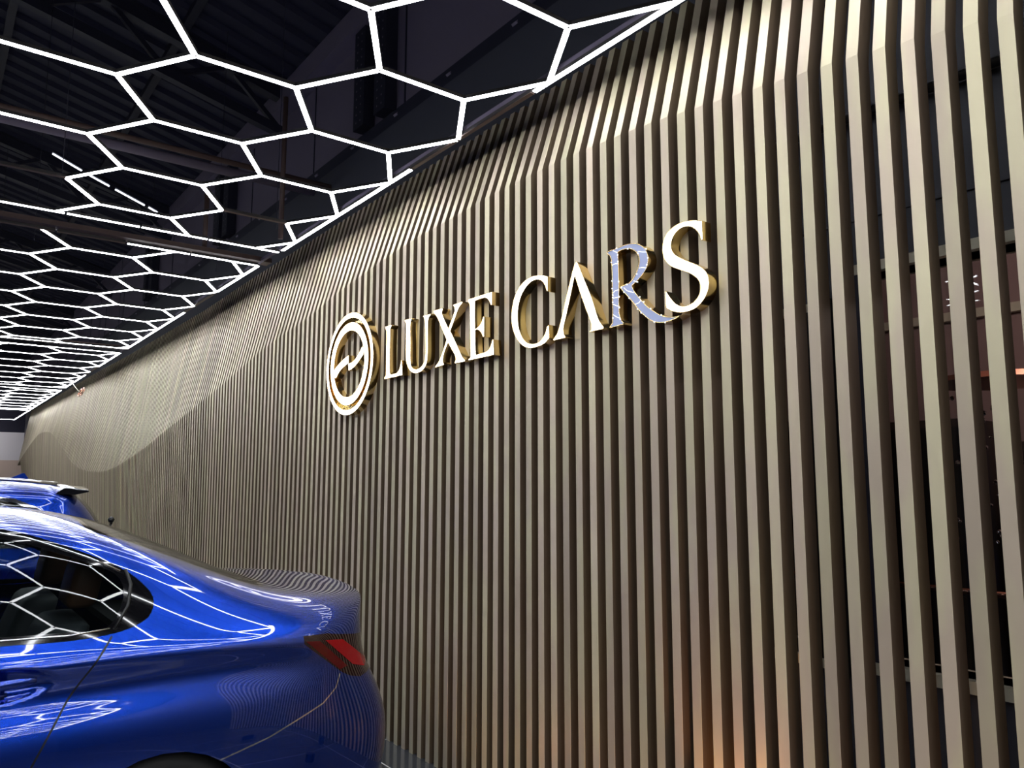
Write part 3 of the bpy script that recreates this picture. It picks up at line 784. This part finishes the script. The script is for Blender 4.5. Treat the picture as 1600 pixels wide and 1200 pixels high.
def wheel(root, X, Y, Z, side, R=0.335, wd=0.235):
    bm = bmesh.new(); n = 48
    prof = [(R-0.11, -wd/2+0.01), (R-0.04, -wd/2), (R-0.01, -wd/2+0.03), (R, -wd/4), (R, wd/4), (R-0.01, wd/2-0.03), (R-0.04, wd/2), (R-0.11, wd/2-0.01)]
    def lathe(bm, prof, mi=0, closed=True):
        rg = [[bm.verts.new((X+r*math.cos(2*math.pi*i/n), Y+t, Z+r*math.sin(2*math.pi*i/n))) for r, t in prof] for i in range(n)]
        for i in range(n):
            a, b = rg[i-1], rg[i]
            for k in range(len(prof)-(0 if closed else 1)):
                f = bm.faces.new((a[k], a[(k+1) % len(prof)], b[(k+1) % len(prof)], b[k])); f.smooth = True; f.material_index = mi
    lathe(bm, prof); t = finish('wheel', bm, M['rubber'], root)
    bm = bmesh.new(); lathe(bm, [(R-0.115, -wd/2+0.012), (R-0.09, -wd/2+0.012), (R-0.12, 0), (R-0.09, wd/2-0.012), (R-0.115, wd/2-0.012), (R-0.14, 0)])
    finish('rim', bm, M['alloy'], t)
    yo = Y-side*(wd/2-0.03)
    for k in range(5):
        bm = bmesh.new(); a = 2*math.pi*k/5
        bar(bm, (X+0.05*math.cos(a), yo, Z+0.05*math.sin(a)), (X+(R-0.115)*math.cos(a), yo, Z+(R-0.115)*math.sin(a)), 0.055, 0.03, 0, up=Vector((0, 1, 0)))
        finish('spoke', bm, M['alloy'], t)
    bm = bmesh.new(); bmesh.ops.create_cone(bm, cap_ends=True, segments=20, radius1=0.06, radius2=0.05, depth=0.03, matrix=Matrix.Translation((X, yo-side*0.012, Z)) @ Matrix.Rotation(math.pi/2, 4, 'X'))
    finish('hub_cap', bm, M['black'], t)
def liner(root, X, Z, Yo, Yi, r):
    bm = bmesh.new(); n = 24; a0, a1 = -0.5, math.pi+0.5
    A = []; 
    for i in range(n+1):
        a = a0+(a1-a0)*i/n; A.append((X+r*math.cos(a), Z+r*math.sin(a)))
    p = [bm.verts.new((x, Yo, z)) for x, z in A]; q = [bm.verts.new((x, Yi, z)) for x, z in A]
    for i in range(n): bm.faces.new((p[i], p[i+1], q[i+1], q[i]))
    bm.faces.new(q)
    finish('wheel_arch_liner', bm, M['rubber'], root)
def seat(root, X, Y, z0, nm='seat'):
    bm = bmesh.new(); bmesh.ops.create_cube(bm, size=1)
    for v in bm.verts:
        x, y, z = v.co; zz = z0+0.30+z*0.56
        v.co = Vector((X+x*(0.14 if z > 0 else 0.2)+(zz-z0)*0.32, Y+y*(0.42 if z > 0 else 0.5), zz))
    bmesh.ops.bevel(bm, geom=list(bm.edges)+list(bm.verts), offset=0.05, segments=3, profile=0.6, affect='EDGES')
    s = finish(nm, bm, M['seat_grey'], root, smooth=True)
    bm = bmesh.new(); bmesh.ops.create_cube(bm, size=1)
    for v in bm.verts:
        x, y, z = v.co; v.co = Vector((X+0.235+x*0.10+z*0.03, Y+y*0.26, z0+0.70+z*0.17))
    bmesh.ops.bevel(bm, geom=list(bm.edges)+list(bm.verts), offset=0.035, segments=3, profile=0.6, affect='EDGES')
    finish('headrest', bm, M['seat'], s, smooth=True)['label'] = 'tan leather headrest'

# ---- the blue saloon
XR, YC = 1.765, 3.75
low = [(.80,.20),(.885,.32),(.914,.48),(.922,.64),(.904,.77),(.866,.875),(.905,.94),(.868,.998)]
def colm(a, rows, da=None): return [(a+(da[i] if da else 0), l, z) for i, (l, z) in enumerate(rows)]
cols, tops = [], []
# rear corner
cols.append([(.17,.66,.21),(.115,.70,.31),(.10,.725,.44),(.105,.73,.58),(.16,.72,.71),(.215,.70,.80),(.225,.695,.90),(.215,.67,.965),(.185,.62,1.0),(.155,.56,1.02),(.135,.48,1.032)]); tops.append([(.105,.26,1.050),(.095,0,1.056)])
cols.append([(.25,.765,.20),(.215,.82,.31),(.20,.84,.44),(.205,.845,.58),(.25,.835,.72),(.285,.82,.81),(.295,.815,.895),(.29,.785,.96),(.27,.73,1.0),(.23,.65,1.025),(.185,.53,1.045)]); tops.append([(.15,.28,1.046),(.14,0,1.05)])
cols.append([(.42,.80,.20),(.40,.87,.31),(.39,.893,.45),(.39,.90,.60),(.42,.893,.74),(.44,.882,.845),(.44,.882,.92),(.42,.85,.975),(.39,.785,1.012),(.34,.70,1.035),(.29,.58,1.05)]); tops.append([(.26,.3,1.045),(.25,0,1.048)])
def add(a, w7, w8, w9, w10, t1, t0, lowmod=None, sc=1.0):
    r = [(l*sc, z) for l, z in low]
    if lowmod:
        for k, v in lowmod.items(): r[k] = v
    r[7] = w7; r += [w8, w9, w10]
    cols.append([(a, l, z) for l, z in r]); tops.append([(a, .3, t1), (a, 0, t0)])
add(.56, (.845,.985), (.785,1.025), (.70,1.055), (.60,1.072), 1.08, 1.083, {0:(.81,.2),3:(.920,.62),4:(.912,.75),5:(.876,.86),6:(.907,.925)})
add(.78, (.850,.995), (.785,1.055), (.69,1.12), (.585,1.155), 1.187, 1.197, {3:(.926,.62),4:(.912,.765),5:(.860,.868),6:(.909,.93)})
add(1.02, (.862,1.0), (.79,1.09), (.68,1.205), (.58,1.255), 1.297, 1.31, {3:(.926,.63),4:(.909,.77),5:(.864,.875),6:(.908,.936)})
add(1.25, (.875,.995), (.795,1.125), (.67,1.285), (.57,1.342), 1.383, 1.395)
add(1.50, (.87,.996), (.79,1.15), (.655,1.345), (.555,1.395), 1.425, 1.432)
add(1.90, (.868,.996), (.785,1.165), (.645,1.37), (.545,1.415), 1.442, 1.448)
add(2.40, (.868,.992), (.785,1.16), (.64,1.365), (.54,1.41), 1.435, 1.44)
add(2.80, (.868,.988), (.785,1.13), (.66,1.30), (.56,1.345), 1.37, 1.378)
add(3.20, (.868,.985), (.80,1.06), (.70,1.14), (.60,1.17), 1.19, 1.197)
add(3.50, (.865,.965), (.80,.995), (.71,1.02), (.60,1.035), 1.05, 1.055)
add(3.90, (.86,.92), (.79,.95), (.70,.97), (.58,.985), 1.0, 1.005, {6:(.895,.885),5:(.895,.82),4:(.91,.73)})
add(4.25, (.80,.84), (.74,.87), (.65,.89), (.54,.905), .92, .925, {6:(.85,.80),5:(.86,.74),4:(.87,.66),3:(.875,.56),2:(.87,.44),1:(.85,.32),0:(.78,.2)})
cols.append([(4.52,.68,.2),(4.56,.72,.3),(4.57,.73,.4),(4.56,.73,.5),(4.54,.72,.6),(4.52,.70,.68),(4.50,.68,.74),(4.48,.64,.78),(4.46,.58,.80),(4.45,.52,.815),(4.44,.44,.825)]); tops.append([(4.46,.24,.84),(4.47,0,.845)])
aR = [.10,.05,.035,.04,.10,.155,.17,.165,.145,.125]; zR = [.21,.31,.44,.58,.71,.80,.90,.97,1.01,1.04]
rear = [[(a, .38, z), (a-.03, 0, z)] for a, z in zip(aR, zR)]
front = [[(a+.08, .36, z), (a+.12, 0, z)] for (a, l, z) in cols[-1][:-1]]
me = body_mesh(cols, tops, rear, front, None, XR, YC)
# handle recess pressed into the door skin (both sides)
for v in me.vertices:
    if abs(v.co.y-YC) > 0.7:
        q = ((v.co.x-0.215)/0.165)**2+((v.co.z-0.905-(v.co.x-0.215)*0.02)/0.052)**2
        if q < 1:
            k = 0.032*(1-q)**0.6*(1 if v.co.z < 0.95 else 1)
            v.co.y += k if v.co.y < YC else -k
me.update()
sideY = lambda c, n: abs(c.y-YC) > 0.6 and c.z > 0.9
side = lambda c, n: abs(c.y-YC) > 0.55
def XZ(px, Y): p = onY(px[0], px[1], Y); return (p.x, p.z)
saloon = empty('car', (XR-2.3, YC, 0)); tag(saloon, 'glossy blue saloon parked tail-first against the slats, nearest the viewer', 'car')
DLO = [(-1.75,1.03),(-1.35,1.22),(-.85,1.36),(-.4,1.395),(.02,1.388),(.20,1.368),(.30,1.345),(.40,1.308),(.49,1.27),(.585,1.222),(.645,1.175),(.684,1.122),(.672,1.07),(.62,1.04),(.55,1.024),(.42,1.016),(.235,1.022),(-.8,1.03)]
GL = [(-.42,1.05),(-.40,1.368),(.02,1.362),(.18,1.343),(.29,1.318),(.39,1.28),(.48,1.244),(.565,1.205),(.59,1.16),(.578,1.10),(.535,1.045),(.42,1.040),(.235,1.046)]
GF = [(-1.62,1.05),(-1.30,1.20),(-.84,1.335),(-.5,1.366),(-.52,1.05)]
shut = [(.545,1.016),(.425,.84),(.335,.665),(.27,.50),(.25,.25)]
shutF = [(-.47,1.02),(-.50,.6),(-.50,.25)]
seam = [XZ((527,1050),2.90), XZ((521,1072),2.885), XZ((500,1096),2.875), XZ((417,1150),2.85), XZ((329,1192),2.845), (.93-.06,.49)]
DLO0 = DLO
DLO = [tuple(v) for v in smooth_poly(DLO, 3, 60)]; GL = [tuple(v) for v in smooth_poly(GL, 2, 60)]
regs = []
def R(name, poly, matl, ax=2, cond=side, off=0, parent=None, label=None, oname=None, split=True):
    regs.append(dict(name=name, poly=poly, ax=ax, cond=cond, mat=matl, off=off, parent=parent, label=label, oname=oname or name, split=split))
R('side_window', GL, M['car_glass'], cond=sideY, parent='window_trim', oname='rear_side_glass')
R('front_window', GF, M['car_glass'], cond=sideY, parent='window_trim', oname='front_side_glass')
R('window_trim', DLO, M['gloss_black'], cond=sideY, off=0.002, label='gloss black window surround')
R('arch_hole_r', arch(XR-1.055, .30, .33), None, cond=side)
R('arch_hole_f', arch(XR-3.88, .30, .33), None, cond=side)
TLp = [XZ((474,994),2.87), XZ((510,989),2.89), XZ((532,990),2.91), (1.50,.905), (1.78,.905), (1.78,.795), XZ((567,1042),3.02), XZ((553,1052),2.97), XZ((539,1052),2.93), XZ((528,1047),2.90), XZ((474,1006),2.87)]
tcond = lambda c, n: abs(c.y-YC) > 0.42
BR = [XZ((505,999),2.89), XZ((531,997),2.92), XZ((566,1026),3.02), XZ((560,1036),3.0), XZ((543,1034),2.95)]
DR = [XZ((477,1002),2.87), XZ((498,1001),2.88), XZ((536,1037),2.93), XZ((527,1044),2.90)]
R('tail_bright', BR, M['red'], cond=tcond, parent='tail_light', oname='red_lamp_block', label='bright red lamp block', off=0.001)
R('tail_deep', DR, M['deep_red'], cond=tcond, parent='tail_light', oname='red_lamp_wing', label='deep red lamp block', off=0.001)
R('tail_light', TLp, M['smoke'], cond=tcond, label='dark smoked red tail lamp')
for i, q in enumerate(strip(shut, .006)): R('shut_line', q, M['black'], cond=side, parent='rear_door')
for i, q in enumerate(strip(shutF, .006)): R('shut_line', q, M['black'], cond=side, parent='rear_door')
for i, q in enumerate(strip(seam, .005)): R('bumper_seam', q, M['chrome'], cond=side, oname='bumper_highlight', label='thin pale highlight line along the seam')  # highlight on the seam edge, put in as a bright chrome line
R('rear_door', [(.545,1.03)]+shut[1:]+[(-.50,.25),(-.50,.6),(-.47,1.04)], M['blue'], cond=side)
R('rear_bumper', seam+[(.95,.1),(2.2,.1),(2.2,.785),(1.5,.787)], M['blue'], cond=lambda c, n: c.x > .8, split=False)
# rear screen and windscreen, cut in plan
RW = [(.505,YC-.50),(.80,YC-.545),(1.05,YC-.585),(1.15,YC-.575),(1.20,YC-.40),(1.235,YC),(1.20,YC+.40),(1.15,YC+.575),(1.05,YC+.585),(.80,YC+.545),(.505,YC+.50),(.49,YC)]
tc = lambda c, n: n.z > 0.2 and c.z > 1.0
def inset2(P, d): return [tuple(v) for v in inset([Vector(p) for p in P], d)]
R('rear_screen', inset2(RW, .02), M['car_glass'], ax=1, cond=tc, parent='screen_surround', oname='rear_window_glass', label='dark rear window glass', split=False)
R('screen_surround', RW, M['gloss_black'], ax=1, cond=tc, oname='rear_window_surround', split=False)
WS = [(-1.02,YC-.5),(-1.02,YC+.5),(-1.62,YC+.6),(-1.70,YC),(-1.62,YC-.6)]
R('windscreen', WS, M['car_glass'], ax=1, cond=tc, split=False)
objs, tree = body_parts(me, regs, saloon, YC)
for X in (XR-1.055, XR-3.88):
    for s in (1, -1):
        wheel(saloon, X, YC-s*0.775, 0.315, s, 0.315); liner(saloon, X, .30, YC-s*0.90, YC-s*0.60, .333)
# window divider, chrome-ish inner line along the top of the glass
def on_body(x, z, s=1, off=0.0, tr=None, yc=YC):
    h = (tr or tree).ray_cast(Vector((x, yc-s*2, z)), Vector((0, s, 0)))
    return (h[0]+h[1]*(off if h[1].y*s < 0 else -off)) if h[0] else None
bm = bmesh.new(); pts_ = [on_body(x, z, 1, 0.004) for x, z in ((.217,1.34),(.212,1.25),(.205,1.15),(.200,1.04))]; tube(bm, pts_, 0.007, 6); finish('window_divider', bm, M['black'], saloon, smooth=True)
bm = bmesh.new(); tube(bm, [on_body(x, z-0.012, 1, 0.003) for x, z in DLO0[3:10]], 0.0035, 6); finish('window_bead', bm, M['chrome'], saloon, smooth=True); bm = bmesh.new(); tube(bm, [on_body(x, z+0.012, 1, 0.003) for x, z in ((.54,1.026),(.42,1.018),(.235,1.024),(-.4,1.028))], 0.0035, 6)
finish('window_bead', bm, M['chrome'], saloon, smooth=True)
bm = bmesh.new(); tube(bm, [on_body(x, z, 1, 0.004) for x, z in ((.603,1.212),(.615,1.165),(.60,1.10),(.553,1.035))], 0.006, 6); finish('quarter_strip', bm, M['black'], saloon, smooth=True)
# door handles
for s in (1, -1):
    bm = bmesh.new(); n = 14; prev = None; yb = on_body(.42, .93, s).y
    rings = []
    for i in range(n+1):
        t = i/n; x = .335-t*.30; f = math.sin(math.pi*min(1, max(0.0, t*0.92+0.04)))**0.35
        yy = yb-s*(0.010*f-0.004); zz = .915-0.01*t
        rings.append([bm.verts.new((x, yy+s*0.011*math.cos(a)*f, zz+0.017*math.sin(a)*f)) for a in [2*math.pi*k/12 for k in range(12)]])
    for a, b in zip(rings, rings[1:]):
        for k in range(12):
            f = bm.faces.new((a[k], a[(k+1) % 12], b[(k+1) % 12], b[k])); f.smooth = True
    bm.faces.new(rings[0]); bm.faces.new(rings[-1])
    hd = finish('door_handle', bm, M['blue'], objs['rear_door' if s == 1 else 'rear_door#far'], smooth=False)
    bm = bmesh.new(); bmesh.ops.create_cube(bm, size=1)
    for v in bm.verts: v.co = Vector((.235+v.co.x*.05, yb+s*0.012+v.co.y*.02, .880+v.co.z*.025))
    bmesh.ops.bevel(bm, geom=list(bm.edges), offset=0.006, segments=2, affect='EDGES'); finish('handle_bracket', bm, M['blue'], hd, smooth=True)
# antenna/roof trim and interior
bm = bmesh.new(); box(bm, -2.4, 1.25, YC-.78, YC+.78, .22, .30); finish('cabin_floor', bm, M['rubber'], saloon)
bm = bmesh.new(); box(bm, .70, 1.30, YC-.62, YC+.62, .90, .93); finish('parcel_shelf', bm, M['rubber'], saloon)
for Y in (YC-.40, YC+.40): seat(saloon, .28, Y, .45, 'rear_seat')
for Y in (YC-.40, YC+.40): seat(saloon, -.62, Y, .45, 'front_seat')

# ---- the second car, taller, behind
XR2, YC2 = 1.34, 6.65
DX = -0.16
cols, tops = [], []
lowS = [(.80,.24),(.885,.36),(.905,.52),(.914,.66),(.903,.80),(.893,.91),(.900,.99),(.868,1.05)]
cols.append([(.17,.66,.25),(.115,.70,.36),(.10,.725,.50),(.105,.73,.64),(.15,.72,.76),(.18,.715,.86),(.20,.71,.95),(.24,.69,1.02),(.30,.655,1.16),(.42,.60,1.36),(.50,.54,1.45)]); tops.append([(.47,.3,1.475),(.46,0,1.485)])
cols.append([(.28,.78,.24),(.24,.83,.36),(.23,.85,.50),(.23,.855,.64),(.27,.85,.78),(.30,.84,.89),(.32,.83,.97),(.36,.80,1.04),(.44,.74,1.18),(.54,.66,1.37),(.60,.58,1.465)]); tops.append([(.58,.3,1.495),(.57,0,1.505)])
def add2(a, w8, w9, w10, t1, t0, w7=(.868,1.05), lm=None):
    r = list(lowS); r[7] = w7
    if lm:
        for k, v in lm.items(): r[k] = v
    r += [w8, w9, w10]; cols.append([(a, l, z) for l, z in r]); tops.append([(a, .3, t1), (a, 0, t0)])
add2(.62, (.78,1.20), (.68,1.39), (.585,1.48), 1.51, 1.52)
add2(.95, (.79,1.22), (.69,1.42), (.59,1.50), 1.53, 1.54)
add2(1.4, (.79,1.23), (.69,1.44), (.59,1.52), 1.55, 1.557)
add2(1.9, (.79,1.23), (.69,1.445), (.59,1.525), 1.553, 1.56)
add2(2.5, (.79,1.22), (.68,1.43), (.58,1.51), 1.54, 1.545)
add2(2.95, (.79,1.18), (.68,1.34), (.58,1.41), 1.44, 1.445)
add2(3.35, (.80,1.12), (.70,1.19), (.60,1.21), 1.23, 1.235)
add2(3.8, (.80,1.04), (.70,1.07), (.58,1.085), 1.10, 1.105, (.86,1.01))
add2(4.2, (.76,.95), (.66,.97), (.54,.99), 1.0, 1.005, (.82,.92), {6:(.86,.88),5:(.87,.8),4:(.875,.7)})
cols.append([(4.45,.68,.24),(4.48,.72,.34),(4.49,.73,.45),(4.48,.73,.56),(4.46,.72,.66),(4.44,.70,.75),(4.42,.68,.82),(4.40,.64,.86),(4.38,.58,.88),(4.37,.52,.895),(4.36,.44,.905)]); tops.append([(4.39,.24,.92),(4.40,0,.925)])
rear = [[(c[0]-.06, .38, c[2]+.005), (c[0]-.09, 0, c[2]+.008)] for c in cols[0][:-1]]
front = [[(a+.08, .36, z), (a+.12, 0, z)] for (a, l, z) in cols[-1][:-1]]
me = body_mesh(cols, tops, rear, front, None, XR2, YC2, 3)
suv = empty('car', (XR2-2.2, YC2, 0)); tag(suv, 'taller blue hatchback parked behind the saloon, only its roof and back window showing', 'car')
regs = []
side2 = lambda c, n: abs(c.y-YC2) > 0.55
D2 = [(x+DX+0.14, z+0.012) for x, z in ((-1.7,1.09),(-1.35,1.27),(-.9,1.40),(-.3,1.43),(.30,1.42),(.52,1.395),(.66,1.33),(.80,1.20),(.86,1.12),(.80,1.09))]
R('side_window', inset2(D2, .025), M['car_glass'], cond=side2, parent='window_trim', oname='side_glass')
R('window_trim', D2, M['chrome'], cond=side2, off=0.002, label='bright window surround')
R('arch_hole_r', arch(XR2-1.0, .35, .36), None, cond=side2)
R('arch_hole_f', arch(XR2-3.7, .35, .36), None, cond=side2)
RW2 = [(x+DX, y) for x, y in ((1.02,YC2-.53),(1.28,YC2-.62),(1.36,YC2),(1.28,YC2+.62),(1.02,YC2+.53),(.99,YC2))]
R('rear_screen', RW2, M['dark_glass'], ax=1, cond=lambda c, n: n.x > 0.3 and c.z > 1.08, oname='rear_window_glass', split=False)
objs2, tree2 = body_parts(me, regs, suv, YC2)
objs2['body'].data.materials[0] = M['dark_blue']
for X in (XR2-1.0, XR2-3.7):
    for s in (1, -1): wheel(suv, X, YC2-s*0.775, 0.35, s, 0.35); liner(suv, X, .35, YC2-s*0.89, YC2-s*0.6, .362)
bm = bmesh.new(); A = []
for i in range(25):
    t = -1+2*i/24; l = .60*t
    A.append([bm.verts.new((x+DX+.12+.03*abs(t)**3*-1, YC2+l, z-.03*abs(t)**2.5)) for x, z in ((.86,1.500),(1.00,1.484),(1.01,1.476),(.93,1.458),(.80,1.462))])
for a, b in zip(A, A[1:]):
    for k in range(5):
        f = bm.faces.new((a[k], a[(k+1) % 5], b[(k+1) % 5], b[k])); f.smooth = True
bm.faces.new(A[0]); bm.faces.new(A[-1]); finish('roof_spoiler', bm, M['gloss_black'], suv, smooth=False)
for s in (1, -1):
    bm = bmesh.new(); tube(bm, [(.90+DX,YC2-s*.62,1.50),(.70+DX,YC2-s*.635,1.525),(.1,YC2-s*.645,1.548),(-.6,YC2-s*.645,1.545),(-1.1,YC2-s*.63,1.50)], 0.013, 8); finish('roof_rail', bm, M['chrome'], suv, smooth=True)
bm = bmesh.new()
fin = [(.49,1.53),(.63,1.53),(.63,1.54),(.605,1.575),(.595,1.577)]
a = [bm.verts.new((x, YC2-.012, z)) for x, z in fin]; b = [bm.verts.new((x, YC2+.012, z)) for x, z in fin]
bm.faces.new(a); bm.faces.new(b[::-1])
for i in range(len(fin)): bm.faces.new((a[i-1], a[i], b[i], b[i-1]))
finish('antenna_fin', bm, M['dark_blue'], suv)
bm = bmesh.new(); tube(bm, [(1.30+DX, YC2-.30, 1.19), (1.26+DX, YC2-.55, 1.235)], 0.008, 6); w_ = finish('rear_wiper', bm, M['black'], suv, smooth=True)
bm = bmesh.new(); bmesh.ops.create_icosphere(bm, subdivisions=2, radius=0.022, matrix=Matrix.Translation((1.255+DX, YC2-.56, 1.25))); finish('wiper_tip', bm, M['black'], w_, smooth=True)
bm = bmesh.new(); box(bm, -1.9, 1.0, YC2-.78, YC2+.78, .26, .34); finish('cabin_floor', bm, M['rubber'], suv)
for Y in (YC2-.40, YC2+.40): seat(suv, .0, Y, .55, 'rear_seat')
# ------------------------------------------------------------------ warm uplight on the floor just below the frame, weaker ones added around it
for n, (ux, uy, uw, lab) in enumerate(((2.13, 1.72, 12, 'making the orange glow under the letters'), (1.75, 0.75, 4.5, 'added out of view, nearest the viewpoint'), (1.75, 2.05, 4.0, 'added out of view, second from the viewpoint'), (1.8, 3.15, 2.0, 'added out of view, beside the parked saloon tail'))):
    t = empty('floor_uplight', (ux, uy, 0)); tag(t, 'small warm floor uplight washing the slats, '+lab, 'light', 'floor uplights along the wall')
    bm = bmesh.new(); bmesh.ops.create_cone(bm, cap_ends=True, segments=20, radius1=0.045, radius2=0.045, depth=0.09, matrix=Matrix.Translation((ux, uy, 0.045)))
    finish('lamp_body', bm, M['black'], t)
    if n == 0: light('uplight_lamp', 'SPOT', (2.14, 1.72, 0.12), (2.32, 1.80, 0.75), uw, (1, 0.42, 0.14), 0.02, 1.1)
    else: light('uplight_lamp', 'SPOT', (ux, uy, 0.12), (2.32, uy+0.1, 0.55), uw, (1, 0.48, 0.16), 0.03, 2.2)  # weaker wide uplights, added to warm the lower slats
